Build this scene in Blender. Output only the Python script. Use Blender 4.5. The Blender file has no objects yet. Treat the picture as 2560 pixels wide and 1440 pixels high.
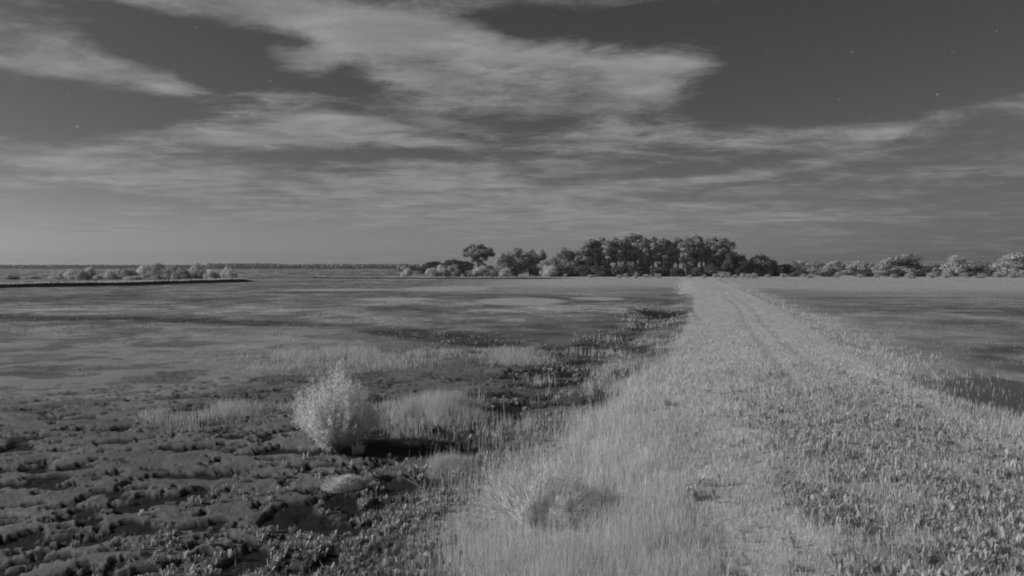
import bpy, math, random
import numpy as np
from mathutils import Vector

random.seed(7)
RNG = np.random.default_rng(7)
C = bpy.context.scene.collection
S = bpy.context.scene

# ------------------------------------------------------------------ camera
F = 1828.0                      # focal length in photo pixels (2560 wide)
CAMZ = 5.0
PITCH = math.atan((720 - 667) / F)
cd = bpy.data.cameras.new('camera'); cam = bpy.data.objects.new('camera', cd); C.objects.link(cam)
cd.sensor_width = 36; cd.lens = 36 * F / 2560
cd.clip_start = 0.1; cd.clip_end = 20000
cam.location = (0, 0, CAMZ); cam.rotation_euler = (math.pi / 2 - PITCH, 0, 0)
S.camera = cam

def pdir(px, py):
    u = (px - 1280) / F; v = (720 - py) / F
    d = Vector((u, math.cos(PITCH) + v * math.sin(PITCH), -math.sin(PITCH) + v * math.cos(PITCH)))
    return d.normalized()
def pg(px, py, z=0.0):
    d = pdir(px, py); t = (z - CAMZ) / d.z
    return (d.x * t, d.y * t)

# ------------------------------------------------------------------ light
MOON_EL = math.radians(27); MOON_AZ = math.radians(-95)      # azimuth from +Y, clockwise positive: moon stands at the left
sd = bpy.data.lights.new('moon_light', 'SUN'); moon = bpy.data.objects.new('moon_light', sd); C.objects.link(moon)
sd.energy = 3.0; sd.angle = math.radians(0.6); sd.color = (1, 1, 1)
md = Vector((math.sin(MOON_AZ) * math.cos(MOON_EL), math.cos(MOON_AZ) * math.cos(MOON_EL), math.sin(MOON_EL)))
moon.rotation_euler = md.to_track_quat('Z', 'Y').to_euler()
moon.location = (-60, 0, 60)
S.view_settings.view_transform = 'Standard'; S.view_settings.look = 'None'
S.view_settings.exposure = 0.0; S.view_settings.gamma = 1.0
S.render.engine = 'CYCLES'
S.cycles.filter_width = 1.9

# ------------------------------------------------------------------ sky
W = bpy.data.worlds.new('World'); S.world = W; W.use_nodes = True
nt = W.node_tree; nt.nodes.clear()
def N(tree, typ, **kw):
    n = tree.nodes.new(typ)
    for k, v in kw.items():
        if k.startswith('i_'):
            n.inputs[int(k[2:])].default_value = v
        else:
            setattr(n, k, v)
    return n
def M(tree, op, a, b=None, c=None, clamp=False):
    n = tree.nodes.new('ShaderNodeMath'); n.operation = op; n.use_clamp = clamp
    for i, v in enumerate((a, b, c)):
        if v is None: continue
        if isinstance(v, (int, float)): n.inputs[i].default_value = v
        else: tree.links.new(v, n.inputs[i])
    return n.outputs[0]
def smooth(tree, x, a, b):
    n = tree.nodes.new('ShaderNodeMapRange'); n.interpolation_type = 'SMOOTHSTEP'
    tree.links.new(x, n.inputs[0]); n.inputs[1].default_value = a; n.inputs[2].default_value = b
    return n.outputs[0]

SKY_STRENGTH = 0.1
sky = N(nt, 'ShaderNodeTexSky', sky_type='NISHITA', sun_disc=False)
sky.sun_elevation = MOON_EL; sky.sun_rotation = MOON_AZ
sky.air_density = 0.7; sky.dust_density = 1.2; sky.ozone_density = 1.0
sep = N(nt, 'ShaderNodeSeparateColor'); nt.links.new(sky.outputs[0], sep.inputs[0])
skyv = sep.outputs[0]                      # the camera sees only the long-wave end of the light: red channel
skyv = M(nt, 'MULTIPLY', skyv, 0.62)
tc = N(nt, 'ShaderNodeTexCoord')
sx = N(nt, 'ShaderNodeSeparateXYZ'); nt.links.new(tc.outputs['Generated'], sx.inputs[0])
dx, dy, dz = sx.outputs
az = M(nt, 'ARCTAN2', dx, dy)
el = M(nt, 'ARCSINE', dz)
ae = N(nt, 'ShaderNodeCombineXYZ'); nt.links.new(az, ae.inputs[0]); nt.links.new(el, ae.inputs[1])
# warm-season glow low in the left sky, darker air elsewhere along the horizon
lobe = smooth(nt, M(nt, 'COSINE', M(nt, 'ADD', az, 0.34)), 0.55, 1.0)
hw = smooth(nt, el, 0.17, 0.0)
fac = M(nt, 'MULTIPLY_ADD', M(nt, 'MULTIPLY', hw, M(nt, 'MULTIPLY_ADD', lobe, 0.60, -0.25)), 1.0, 0.74)
skyv = M(nt, 'MULTIPLY', skyv, fac)
zc = M(nt, 'ADD', M(nt, 'MAXIMUM', dz, 0.0), 0.07)
pl = N(nt, 'ShaderNodeCombineXYZ')
nt.links.new(M(nt, 'DIVIDE', dx, zc), pl.inputs[0]); nt.links.new(M(nt, 'DIVIDE', dy, zc), pl.inputs[1])
def cloud_noise(scale, detail, rough, dist, off, stretch=(1, 1, 1), rot=0.0):
    mp = N(nt, 'ShaderNodeMapping'); nt.links.new(pl.outputs[0], mp.inputs[0])
    mp.inputs[1].default_value = off; mp.inputs[3].default_value = stretch; mp.inputs[2].default_value = (0, 0, rot)
    n = N(nt, 'ShaderNodeTexNoise'); nt.links.new(mp.outputs[0], n.inputs['Vector'])
    n.inputs['Scale'].default_value = scale; n.inputs['Detail'].default_value = detail
    n.inputs['Roughness'].default_value = rough; n.inputs['Distortion'].default_value = dist
    return n.outputs[0]
n1 = cloud_noise(1.25, 8, 0.60, 0.6, (3.1, 7.7, 0), (0.75, 1.0, 1), 0.12)
n2 = cloud_noise(4.0, 9, 0.72, 0.4, (9.1, 2.2, 4), (0.75, 1.0, 1), 0.15)
n3 = cloud_noise(3.2, 8, 0.55, 0.4, (1.7, 5.2, 8), (0.7, 1.0, 1), 0.1)
# cloud banks: (px x, px y, half width, half height, tilt in degrees, weight), turned into azimuth / elevation on the sky
BANKS = [
 (60, 85, 200, 60, 4, 1), (300, 188, 250, 34, 10, 1.1), (30, 155, 110, 22, 5, .9), (430, 205, 70, 24, 8, .6), (720, 45, 420, 48, 3, .9), (1000, 70, 260, 50, 5, .9),
 (790, 140, 130, 52, -8, .9), (1180, 100, 220, 40, 8, .9), (1230, 175, 380, 75, 2, 1.2), (1300, 250, 400, 70, 2, 1.0),
 (1720, 150, 170, 52, -6, 1.1), (1560, 210, 240, 70, 0, .8), (690, 240, 160, 28, 3, .8), (720, 318, 280, 52, 3, 1.2), (1000, 325, 230, 34, 4, .9),
 (400, 375, 260, 66, 4, 1.0), (180, 425, 260, 55, 2, .9), (480, 440, 300, 56, 5, .9), (900, 480, 330, 75, -6, 1.1), (1250, 470, 380, 90, -4, .9),
 (1450, 345, 420, 48, 0, .8), (850, 535, 260, 24, 1, .9), (1400, 548, 560, 46, 0, .8), (1650, 460, 420, 20, -6, .75), (1850, 520, 480, 60, -4, .35), (2280, 308, 380, 24, -13, .30),
 (2100, 370, 520, 42, 0, .1), (2300, 430, 360, 22, -5, .35), (390, 518, 90, 9, 0, .8), (520, 503, 50, 6, 0, .8), (60, 540, 150, 7, 0, .7), (210, 572, 220, 14, -2, .7), (600, 545, 130, 7, 0, .7), (2200, 540, 420, 30, -2, .3),
 (470, 120, 190, 62, 10, -1.0), (560, 205, 90, 40, 0, -.9), (330, 262, 330, 44, 0, -1.2), (700, 95, 90, 26, 10, -.8), (860, 170, 60, 40, 0, -.9), (800, 205, 120, 20, 0, -.6), (1480, 55, 420, 44, 0, -1.0),
 (2180, 150, 420, 130, 0, -1.2), (1960, 250, 240, 60, 0, -1.0), (2300, 60, 500, 120, 0, -.8), (990, 383, 190, 22, 0, -.9), (1360, 318, 150, 20, -2, -.7), (1380, 455, 130, 13, -6, -.7), (1800, 420, 220, 22, -4, -.6),
 (700, 490, 90, 14, 8, -.6), (950, 430, 120, 22, 0, -.4), (250, 610, 600, 26, 0, -.7), (1180, 510, 110, 9, 0, -.6), (620, 458, 120, 16, 6, -.5), (60, 300, 260, 60, 0, -.9)]
terms_p = None
for (px, py, rx, ry, rot, wgt) in BANKS:
    d = pdir(px, py); a0 = math.atan2(d.x, d.y); e0 = math.asin(d.z)
    mp = N(nt, 'ShaderNodeMapping', vector_type='TEXTURE'); nt.links.new(ae.outputs[0], mp.inputs[0])
    mp.inputs[1].default_value = (a0, e0, 0); mp.inputs[2].default_value = (0, 0, math.radians(-rot))
    mp.inputs[3].default_value = (1.25 * rx / F, 1.25 * ry / F, 1)
    g = N(nt, 'ShaderNodeTexGradient', gradient_type='SPHERICAL'); nt.links.new(mp.outputs[0], g.inputs[0])
    # falls from 1 at the centre to 0 at the rim
    if terms_p is None: terms_p = M(nt, 'MULTIPLY', g.outputs[1], wgt)
    else: terms_p = M(nt, 'MULTIPLY_ADD', g.outputs[1], wgt, terms_p)
cov = M(nt, 'MINIMUM', terms_p, 0.9)
cov = M(nt, 'MULTIPLY', cov, 0.50)
cov = M(nt, 'MULTIPLY_ADD', n1, 1.7, cov)
cov = M(nt, 'MULTIPLY_ADD', n2, 1.25, cov)
mask = smooth(nt, cov, 1.38, 2.08)
shade = M(nt, 'MULTIPLY_ADD', n3, 1.7, 0.18)                       # thin and thick parts of the cloud
# cloud light: moonlit sheet, fading into the air towards the horizon
cl = M(nt, 'MULTIPLY', shade, 2.62)
up = smooth(nt, el, 0.0, 0.16)
thick = M(nt, 'MULTIPLY', mask, M(nt, 'MULTIPLY_ADD', up, 0.36, 0.48))
mixv = M(nt, 'ADD', M(nt, 'MULTIPLY', skyv, M(nt, 'SUBTRACT', 1.0, thick)), M(nt, 'MULTIPLY', cl, thick))
# stars
STARS = [(2343, 236, 1.0), (2130, 130, .8), (2098, 248, .5), (2156, 140, .3), (2492, 78, .5), (2360, 130, .3), (2382, 128, .3), (1915, 128, .3), (2180, 290, .3), (2252, 360, .25),
         (192, 316, .9), (676, 203, .5), (492, 68, .5), (172, 237, .35), (1384, 37, .3), (1438, 22, .35), (972, 284, .3)]
vec = tc.outputs['Generated']
for (px, py, b) in STARS:
    d = pdir(px, py)
    n = N(nt, 'ShaderNodeVectorMath', operation='DISTANCE'); nt.links.new(vec, n.inputs[0]); n.inputs[1].default_value = d
    mr = N(nt, 'ShaderNodeMapRange'); nt.links.new(n.outputs['Value'], mr.inputs[0])
    mr.inputs[1].default_value = 0.0004; mr.inputs[2].default_value = 0.0015; mr.inputs[3].default_value = b * 1.5; mr.inputs[4].default_value = 0
    mixv = M(nt, 'ADD', mixv, mr.outputs[0])
bg = N(nt, 'ShaderNodeBackground'); bg.inputs[1].default_value = SKY_STRENGTH
cc = N(nt, 'ShaderNodeCombineColor')
for i in range(3): nt.links.new(mixv, cc.inputs[i])
nt.links.new(cc.outputs[0], bg.inputs[0])
wo = N(nt, 'ShaderNodeOutputWorld'); nt.links.new(bg.outputs[0], wo.inputs[0])

# ------------------------------------------------------------------ noise
def _hash(ix, iy, seed):
    h = (ix.astype(np.int64) * 374761393 + iy.astype(np.int64) * 668265263 + seed * 974634777) & 0xffffffff
    h = ((h ^ (h >> 13)) * 1274126177) & 0xffffffff
    return ((h ^ (h >> 16)) & 0xffff) / 65535.0
def vnoise(x, y, seed=0):
    ix = np.floor(x); iy = np.floor(y); fx = x - ix; fy = y - iy
    fx = fx * fx * (3 - 2 * fx); fy = fy * fy * (3 - 2 * fy)
    a = _hash(ix, iy, seed); b = _hash(ix + 1, iy, seed); c = _hash(ix, iy + 1, seed); d = _hash(ix + 1, iy + 1, seed)
    return (a * (1 - fx) + b * fx) * (1 - fy) + (c * (1 - fx) + d * fx) * fy
def fbm(x, y, seed=0, octv=4, g=0.5):
    r = 0; amp = 1; tot = 0
    for i in range(octv):
        r = r + amp * vnoise(x * 2 ** i + 17.3 * i, y * 2 ** i - 9.1 * i, seed + i); tot += amp; amp *= g
    return r / tot
def sstep(a, b, x):
    t = np.clip((x - a) / (b - a), 0, 1); return t * t * (3 - 2 * t)

# ------------------------------------------------------------------ layout of the ground (world metres)
ROAD_Y = np.array([-30, 0, 12, 22, 30, 41, 60, 77, 106, 160, 300, 345])
ROAD_X = np.array([1.5, 5.2, 7.4, 9.2, 11.1, 14.0, 19.2, 23.9, 31.2, 44.5, 78.0, 88])
def road_s(x, y):
    cx = np.interp(y, ROAD_Y, ROAD_X)
    return (x - cx) / 1.03
DITCH = np.array([(-5.2, 9), (-4.5, 12.0), (-3.6, 14), (-2.9, 17.5), (-1.9, 21), (0.2, 27), (2.6, 34), (6.3, 46), (10.4, 59), (14.4, 72), (19, 92), (26, 118)])
CREEK = np.array([(-90, 78), (-55, 74), (-36, 70), (-22, 66), (-12, 60), (-5, 54), (-1, 48), (1.5, 41), (2.6, 34)])
RDITCH = np.array([(45, 118), (62, 120), (85, 122), (110, 118)])
def polyd(P, x, y):
    d = np.full(x.shape, 1e9)
    for (a, b) in zip(P[:-1], P[1:]):
        ab = b - a; t = np.clip(((x - a[0]) * ab[0] + (y - a[1]) * ab[1]) / (ab @ ab), 0, 1)
        d = np.minimum(d, np.hypot(x - a[0] - t * ab[0], y - a[1] - t * ab[1]))
    return d
def verge_l(D):
    return np.interp(D, [10, 13, 17, 22, 27, 39, 80, 110, 170], [8.2, 8.5, 8.9, 7.8, 6.5, 5.2, 4.8, 5.4, 9])
def ell(x, y, cx, cy, rx, ry, rough=0.35, seed=3, sc=0.35, soft=.8):
    """soft ragged patch: 1 inside, 0 outside"""
    out = np.zeros(x.shape); q0 = np.hypot((x - cx) / rx, (y - cy) / ry); k = q0 < 1.1 + rough
    if k.any():
        q = q0[k] + rough * (fbm(x[k] * sc, y[k] * sc, seed) - 0.5) * 2
        out[k] = 1 - sstep(soft, 1.1, q)
    return out
def epx(x, y, p, **k):
    """patch given by photo pixels (x0, x1, y0, y1) on the marsh"""
    x0, x1, y0, y1 = p; near = pg((x0 + x1) / 2, y1); far = pg((x0 + x1) / 2, y0)
    cy = (near[1] + far[1]) / 2; ry = (far[1] - near[1]) / 2; cx = ((x0 + x1) / 2 - 1280) / F * cy; rx = (x1 - x0) / 2 / F * cy
    return ell(x, y, cx, cy, rx * 1.08, ry * 1.08, **k)
WATER_Z = -0.27
POOLS = [(1190, 1420, 744, 764), (1010, 1230, 716, 729), (900, 1060, 745, 752), (1430, 1560, 742, 752), (1300, 1440, 706, 712), (700, 1000, 722, 727)]
PITS_AND_SHADOW = [(835, 1190, 1106, 1142), (800, 905, 1228, 1266), (660, 800, 1262, 1318), (760, 930, 1296, 1338), (560, 670, 1362, 1430), (780, 850, 1372, 1418), (930, 1010, 1210, 1228), (1030, 1110, 1188, 1206), (930, 990, 1248, 1262),  # first patch paints the large shrub's cast shadow black; the rest are mud pits
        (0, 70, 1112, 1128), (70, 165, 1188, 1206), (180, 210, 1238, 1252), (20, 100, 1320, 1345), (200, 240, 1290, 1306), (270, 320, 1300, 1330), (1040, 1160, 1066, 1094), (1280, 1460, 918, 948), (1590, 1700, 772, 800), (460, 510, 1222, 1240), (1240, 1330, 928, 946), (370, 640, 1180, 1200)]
def right_pool(x, y):
    return ell(x, y, 21.3, 27.5, 5.6, 8.8, rough=0.4, seed=21, sc=0.4, soft=.6)
def fields(x, y):
    D = np.hypot(x, y); s = road_s(x, y); f = {}
    f['D'] = D; f['s'] = s
    dd = polyd(DITCH, x, y) + 1.6 * (fbm(x * .5, y * .5, 31) - .5) * 2
    f['ditch'] = 1 - sstep(0.4, 1.9, dd)
    dc = polyd(CREEK, x, y) + 3.0 * (fbm(x * .22, y * .22, 33) - .5) * 2
    f['creek'] = 1 - sstep(0.8, 4.6, dc)
    dr = polyd(RDITCH, x, y) + 5.0 * (fbm(x * .1, y * .1, 35) - .5) * 2
    f['rditch'] = 1 - sstep(0.5, 5.0, dr)
    mud = (1 - sstep(30, 44, D + 12 * (fbm(x * .1, y * .1, 41) - .5))) * (1 - sstep(-10.2, -8.2, s + 2.6 * (fbm(x * .4, y * .4, 43) - .5)))
    f['mud'] = mud
    f['rag'] = sstep(-.6, .8, -s - verge_l(D) + 4.5 * (fbm(x * .3, y * .3, 131) - .5)) * (1 - sstep(10.5, 12.5, -s + 2 * (fbm(x * .3, y * .3, 45) - .5))) * (1 - sstep(60, 110, D)) * (.25 + .75 * sstep(.40, .56, fbm(x * .16, y * .16, 47)))
    pit_and_shadow = fbm(x * 0.8, y * 1.5 - x * 0.35, 51, 6, 0.62)
    f['pit_and_shadow'] = sstep(0.56, 0.60, pit_and_shadow) * (1 - sstep(24, 40, D)) * np.maximum(mud, 0.9 * f['ditch']) + sstep(.52, .64, pit_and_shadow) * f['ditch'] * (1 - sstep(60, 100, D)) * .9
    f['pit_and_shadow'] = f['pit_and_shadow'] + .9 * sstep(.635, .68, fbm(x * 2.1, y * 3.4 - x * .7, 57, 5, .6)) * mud * (1 - sstep(30, 44, D))
    f['pit_and_shadow'] = f['pit_and_shadow'] + sstep(.55, .60, fbm(x * .6, y * .6, 53, 6, .65)) * f['rag'] * sstep(17, 22, D) * .8
    for q in PITS_AND_SHADOW:
        if q[1] > 0: f['pit_and_shadow'] = np.maximum(f['pit_and_shadow'], epx(x, y, q, rough=.85, seed=55, sc=1.9))
    f['pit_and_shadow'] = np.clip(f['pit_and_shadow'], 0, 1)
    p = np.zeros_like(x)
    for q in POOLS: p = np.maximum(p, epx(x, y, q, rough=.28, seed=61, sc=.06))
    f['pool'] = np.maximum(p, 0); f['rpool'] = right_pool(x, y)
    # pale algal mats on the left
    wet = sstep(.51, .55, fbm(x * .38, y * .5, 71, 4)) * (1 - sstep(-12, -7, s)) * sstep(27, 33, D) * (1 - sstep(56, 70, D)) * (1 - sstep(-9, -3, x + .1 * D))
    f['wet'] = wet
    f['weedy'] = sstep(-2.8, -1.2, s + 1.6 * (fbm(x * .5, y * .5, 75) - .5)) * (1 - sstep(3.2, 4.4, s)) * (1 - sstep(22, 40, D))
    f['road'] = 1 - sstep(4.3, 4.9, np.abs(s) + .5 * (fbm(x * .5, y * .5, 73) - .5))
    f['rut'] = np.clip((1 - sstep(.12, .42, np.abs(s - .15 + .15 * np.sin(y * .13)))) + (1 - sstep(.12, .42, np.abs(s - 1.55 + .15 * np.sin(y * .13)))), 0, 1) * sstep(14, 28, D)
    return f
def gz(x, y, f=None):
    x = np.asarray(x, float); y = np.asarray(y, float)
    if f is None: f = fields(x, y)
    D = f['D']; s = f['s']
    near = 1 - sstep(60, 160, D)
    z = 0.10 * (fbm(x * .08, y * .08, 81) - .5) * (1 - sstep(300, 700, D))
    z = z + near * .10 * (fbm(x * .6, y * .6, 83) - .5)
    z = z + f['mud'] * (1 - sstep(30, 60, D)) * .09 * (fbm(x * .8, y * 1.5 - x * .35, 51, 4, .55) - .5) * -1.0
    z = z + f['mud'] * (1 - sstep(20, 40, D)) * .075 * (fbm(x * 3.1, y * 4, 87, 5, .6) - .5)
    z = z - .085 * f['pit_and_shadow'] - .08 * f['ditch'] * (1 - sstep(100, 130, D)) - .10 * f['creek'] - .06 * f['rditch']
    wetd = f['rpool']
    z = np.where(wetd > 0, z * (1 - wetd) + wetd * (WATER_Z - .15), z)
    top = (1 - sstep(4.2, 6.6, s)) * (1 - sstep(4.2, 8.2, -s))
    endf = 1 - sstep(250, 330, y)
    z = z * (1 - .75 * top) + .42 * top * endf
    z = z + top * near * (.07 * (fbm(x * 1.3, y * 1.3, 91) - .5)) - .02 * f['rut'] * endf
    # raised pale grass shelf in the far distance
    return z
def gzs(x, y): return float(gz(np.array([x]), np.array([y]))[0])

# ------------------------------------------------------------------ materials
MATS = {}
def mat(name, alb, var=0.25, scale=3.0, rough=0.9, translucent=0.0, island=0.0, attr=None, bump=0.0, fine=0.0):
    if name in MATS: return MATS[name]
    m = bpy.data.materials.new(name); m.use_nodes = True; t = m.node_tree; t.nodes.clear()
    out = N(t, 'ShaderNodeOutputMaterial')
    geo = N(t, 'ShaderNodeNewGeometry')
    nz = N(t, 'ShaderNodeTexNoise'); t.links.new(geo.outputs['Position'], nz.inputs['Vector']); nz.inputs['Scale'].default_value = scale; nz.inputs['Detail'].default_value = 5
    v = M(t, 'MULTIPLY_ADD', nz.outputs[0], 2 * var, 1 - var)
    if island: v = M(t, 'MULTIPLY', v, M(t, 'MULTIPLY_ADD', geo.outputs['Random Per Island'], 2 * island, 1 - island))
    if attr:
        at = N(t, 'ShaderNodeAttribute', attribute_name=attr); base = at.outputs['Fac']
        v = M(t, 'MULTIPLY', v, base)
        if fine:
            nf = N(t, 'ShaderNodeTexNoise'); t.links.new(geo.outputs['Position'], nf.inputs['Vector']); nf.inputs['Scale'].default_value = 22; nf.inputs['Detail'].default_value = 6; nf.inputs['Roughness'].default_value = .7
            v = M(t, 'MULTIPLY', v, M(t, 'MULTIPLY_ADD', nf.outputs[0], 2 * fine, 1 - fine))
    else: v = M(t, 'MULTIPLY', v, alb)
    col = N(t, 'ShaderNodeCombineColor')
    for i in range(3): t.links.new(v, col.inputs[i])
    b = N(t, 'ShaderNodeBsdfPrincipled'); b.inputs['Roughness'].default_value = rough; b.inputs['Specular IOR Level'].default_value = 0.15
    t.links.new(col.outputs[0], b.inputs['Base Color'])
    sh = b.outputs[0]
    if bump:
        bp = N(t, 'ShaderNodeBump'); bp.inputs['Strength'].default_value = bump; bp.inputs['Distance'].default_value = .05
        nb = N(t, 'ShaderNodeTexNoise'); t.links.new(geo.outputs['Position'], nb.inputs['Vector']); nb.inputs['Scale'].default_value = 9; nb.inputs['Detail'].default_value = 8
        t.links.new(nb.outputs[0], bp.inputs['Height']); t.links.new(bp.outputs[0], b.inputs['Normal'])
    if translucent:
        tr = N(t, 'ShaderNodeBsdfTranslucent'); t.links.new(col.outputs[0], tr.inputs[0])
        mx = N(t, 'ShaderNodeMixShader'); mx.inputs[0].default_value = translucent
        t.links.new(sh, mx.inputs[1]); t.links.new(tr.outputs[0], mx.inputs[2]); sh = mx.outputs[0]
    t.links.new(sh, out.inputs[0]); MATS[name] = m
    return m
MAT_GROUND = mat('marsh_ground', .2, .3, 1.3, .92, attr='alb', bump=.5, fine=.3)
MAT_PALE = mat('pale_grass', .70, .2, .8, .9, .45, .25)
MAT_MID = mat('marsh_grass', .30, .3, .25, .9, .3, .35)
MAT_LEAFY = mat('leafy_weed', .54, .2, .8, .9, .45, .3)
MAT_PINE = mat('pine_needles', .43, .2, .3, .9, .3, .3)
MAT_BROAD = mat('broad_leaves', .40, .2, .3, .9, .35, .25)
MAT_PALELEAF = mat('pale_leaves', .52, .2, .3, .9, .35, .25)
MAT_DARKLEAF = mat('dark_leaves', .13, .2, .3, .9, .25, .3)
MAT_BUSH = mat('bush_leaves', .68, .2, .3, .9, .35, .25)
MAT_GREYBUSH = mat('grey_bush_leaves', .48, .2, .3, .9, .35, .25)
MAT_BARK = mat('bark', .13, .3, 4, .95)
MAT_FAR = mat('far_wood', .24, .2, .02, .95)
MAT_SHRUB = mat('plume_leaves', .80, .06, 2, .9, .78, .12)
MAT_STEM = mat('woody_stem', .22, .3, 6, .9)
MAT_BANK = mat('peat_bank', .05, .4, .8, .95, bump=.6)
MAT_STRAW = mat('dead_straw', .66, .15, 5, .9, .2, .2)
def water_mat():
    m = bpy.data.materials.new('marsh_water'); m.use_nodes = True; t = m.node_tree
    b = t.nodes['Principled BSDF']; b.inputs['Base Color'].default_value = (.035, .035, .035, 1); b.inputs['Roughness'].default_value = .08; b.inputs['IOR'].default_value = 1.33
    bp = N(t, 'ShaderNodeBump'); bp.inputs['Strength'].default_value = .06; bp.inputs['Distance'].default_value = .02
    geo = N(t, 'ShaderNodeNewGeometry'); nb = N(t, 'ShaderNodeTexNoise'); t.links.new(geo.outputs['Position'], nb.inputs['Vector']); nb.inputs['Scale'].default_value = 2.2; nb.inputs['Detail'].default_value = 3
    t.links.new(nb.outputs[0], bp.inputs['Height']); t.links.new(bp.outputs[0], b.inputs['Normal'])
    return m
MAT_WATER = water_mat()

# ------------------------------------------------------------------ mesh helpers
def mesh_np(name, V, T, material, smooth_=False):
    me = bpy.data.meshes.new(name); V = np.ascontiguousarray(V, dtype=np.float32); T = np.ascontiguousarray(T, dtype=np.int32)
    n = len(T); k = T.shape[1]
    me.vertices.add(len(V)); me.vertices.foreach_set('co', V.ravel())
    me.loops.add(n * k); me.loops.foreach_set('vertex_index', T.ravel())
    me.polygons.add(n); me.polygons.foreach_set('loop_start', np.arange(0, n * k, k, dtype=np.int32))
    try: me.polygons.foreach_set('loop_total', np.full(n, k, dtype=np.int32))
    except Exception: pass
    if smooth_: me.polygons.foreach_set('use_smooth', np.ones(n, dtype=bool))
    me.update(calc_edges=True); me.materials.append(material)
    return me
def link(name, me, parent=None):
    o = bpy.data.objects.new(name, me); C.objects.link(o)
    if parent is not None: o.parent = parent
    return o
def tag(o, label=None, cat=None, group=None, kind=None):
    if label: o['label'] = label
    if cat: o['category'] = cat
    if group: o['group'] = group
    if kind: o['kind'] = kind
    return o
def empty(name, loc, rz=0, sc=1):
    o = bpy.data.objects.new(name, None); C.objects.link(o); o.location = loc; o.rotation_euler = (0, 0, rz); o.empty_display_size = .2
    o.scale = sc if isinstance(sc, tuple) else (sc, sc, sc)
    return o

# ------------------------------------------------------------------ ground sheet
ang_f = np.radians(np.linspace(-44, 44, 860))
ang = np.concatenate([np.radians(np.linspace(-180, -45, 46)), ang_f, np.radians(np.linspace(45, 180, 46))[:-1]])
rad = np.concatenate([[.6, 2, 4, 6, 7.5, 8.5], np.geomspace(9, 60, 330), np.geomspace(61, 420, 150), np.geomspace(430, 7000, 40)])
A, R_ = np.meshgrid(ang, rad)
X = R_ * np.sin(A); Y = R_ * np.cos(A)
ff = fields(X, Y); Z = gz(X, Y, ff)
D = ff['D']; s = ff['s']
alb = .185 + .13 * (fbm(X * .07, Y * .07, 101) - .5) * 2 + .10 * (fbm(X * .35, Y * .35, 103) - .5) * 2
alb = np.clip(alb, .09, .4)
streak = sstep(.47, .58, fbm(X * .3, Y * .36, 117, 5, .6)); alb = alb * (.78 + (.62 - .3 * sstep(5, 9, s)) * streak * sstep(24, 34, D) + .15 * sstep(5, 9, s))
big = fbm(X * .018, Y * .03, 105, 3)
alb = alb * (0.6 + .8 * big)
alb = alb * (1 + .05 * sstep(5, 9, s) * sstep(38, 60, D))
lightband = ell(X, Y, -22, 92, 52, 19, rough=.3, seed=107, sc=.05); alb = alb * (1 + .28 * lightband)
alb = alb * (1 - ff['mud']) + ff['mud'] * (.155 + .06 * (fbm(X * .6, Y * .9, 109) - .5) * 2)
alb = alb * (1 - .3 * ff['rag'] * sstep(.42, .55, fbm(X * .5, Y * .5, 115)))
alb = alb * (1 - .72 * ff['creek']) ; alb = alb * (1 - .6 * ff['rditch'])
alb = alb * (1 - .35 * ff['ditch'] * (1 - sstep(80, 110, D)))
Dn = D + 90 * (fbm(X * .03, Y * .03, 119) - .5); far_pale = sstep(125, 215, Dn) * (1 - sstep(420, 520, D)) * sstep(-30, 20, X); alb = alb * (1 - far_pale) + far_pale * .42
verge = (1 - sstep(-1.2, .6, -s - verge_l(D) + 4.5 * (fbm(X * .3, Y * .3, 131) - .5))) * (1 - sstep(4.6, 12, s + 5 * (fbm(X * .2, Y * .2, 137) - .5)))
alb = alb * (1 - .8 * verge) + .8 * verge * .48
alb = alb * (1 - .85 * ff['pool']) + .85 * ff['pool'] * .42
alb = alb * (1 - .8 * ff['wet']) + .8 * ff['wet'] * .29
alb = alb * (1 - ff['road']) + ff['road'] * (.47 + .16 * (fbm(X * .8, Y * .8, 113) - .5) - .16 * ff['weedy'])
alb = alb * (1 - .12 * ff['rut'] * ff['road'])
alb = alb * (1 - ff['pit_and_shadow']) + ff['pit_and_shadow'] * .022  # black peat in the pits, plus the shrub's shadow put into the ground colour
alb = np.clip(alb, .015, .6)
nr, na = X.shape
idx = np.arange(nr * na).reshape(nr, na)
a_, b_ = idx[:-1, :], np.roll(idx, -1, axis=1)[:-1, :]
c_, d_ = np.roll(idx, -1, axis=1)[1:, :], idx[1:, :]
Q = np.stack([a_, b_, c_, d_], -1).reshape(-1, 4)[:, ::-1]
V = np.stack([X, Y, Z], -1).reshape(-1, 3)
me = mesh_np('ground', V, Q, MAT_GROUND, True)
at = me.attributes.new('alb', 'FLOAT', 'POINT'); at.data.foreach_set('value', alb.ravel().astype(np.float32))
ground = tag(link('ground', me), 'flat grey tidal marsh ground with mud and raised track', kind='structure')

# standing water: one level sheet under the marsh that shows wherever the ground dips below it
th = np.linspace(0, 2 * math.pi, 97)[:-1]
V = np.concatenate([[(0, 0, WATER_Z)], np.stack([6900 * np.sin(th), 6900 * np.cos(th), np.full(96, WATER_Z)], -1)])
T = np.array([(0, 1 + (i + 1) % 96, 1 + i) for i in range(96)])
water = tag(link('water', mesh_np('water', V, T, MAT_WATER)), 'still dark marsh water in shallow pools', kind='structure')

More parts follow.
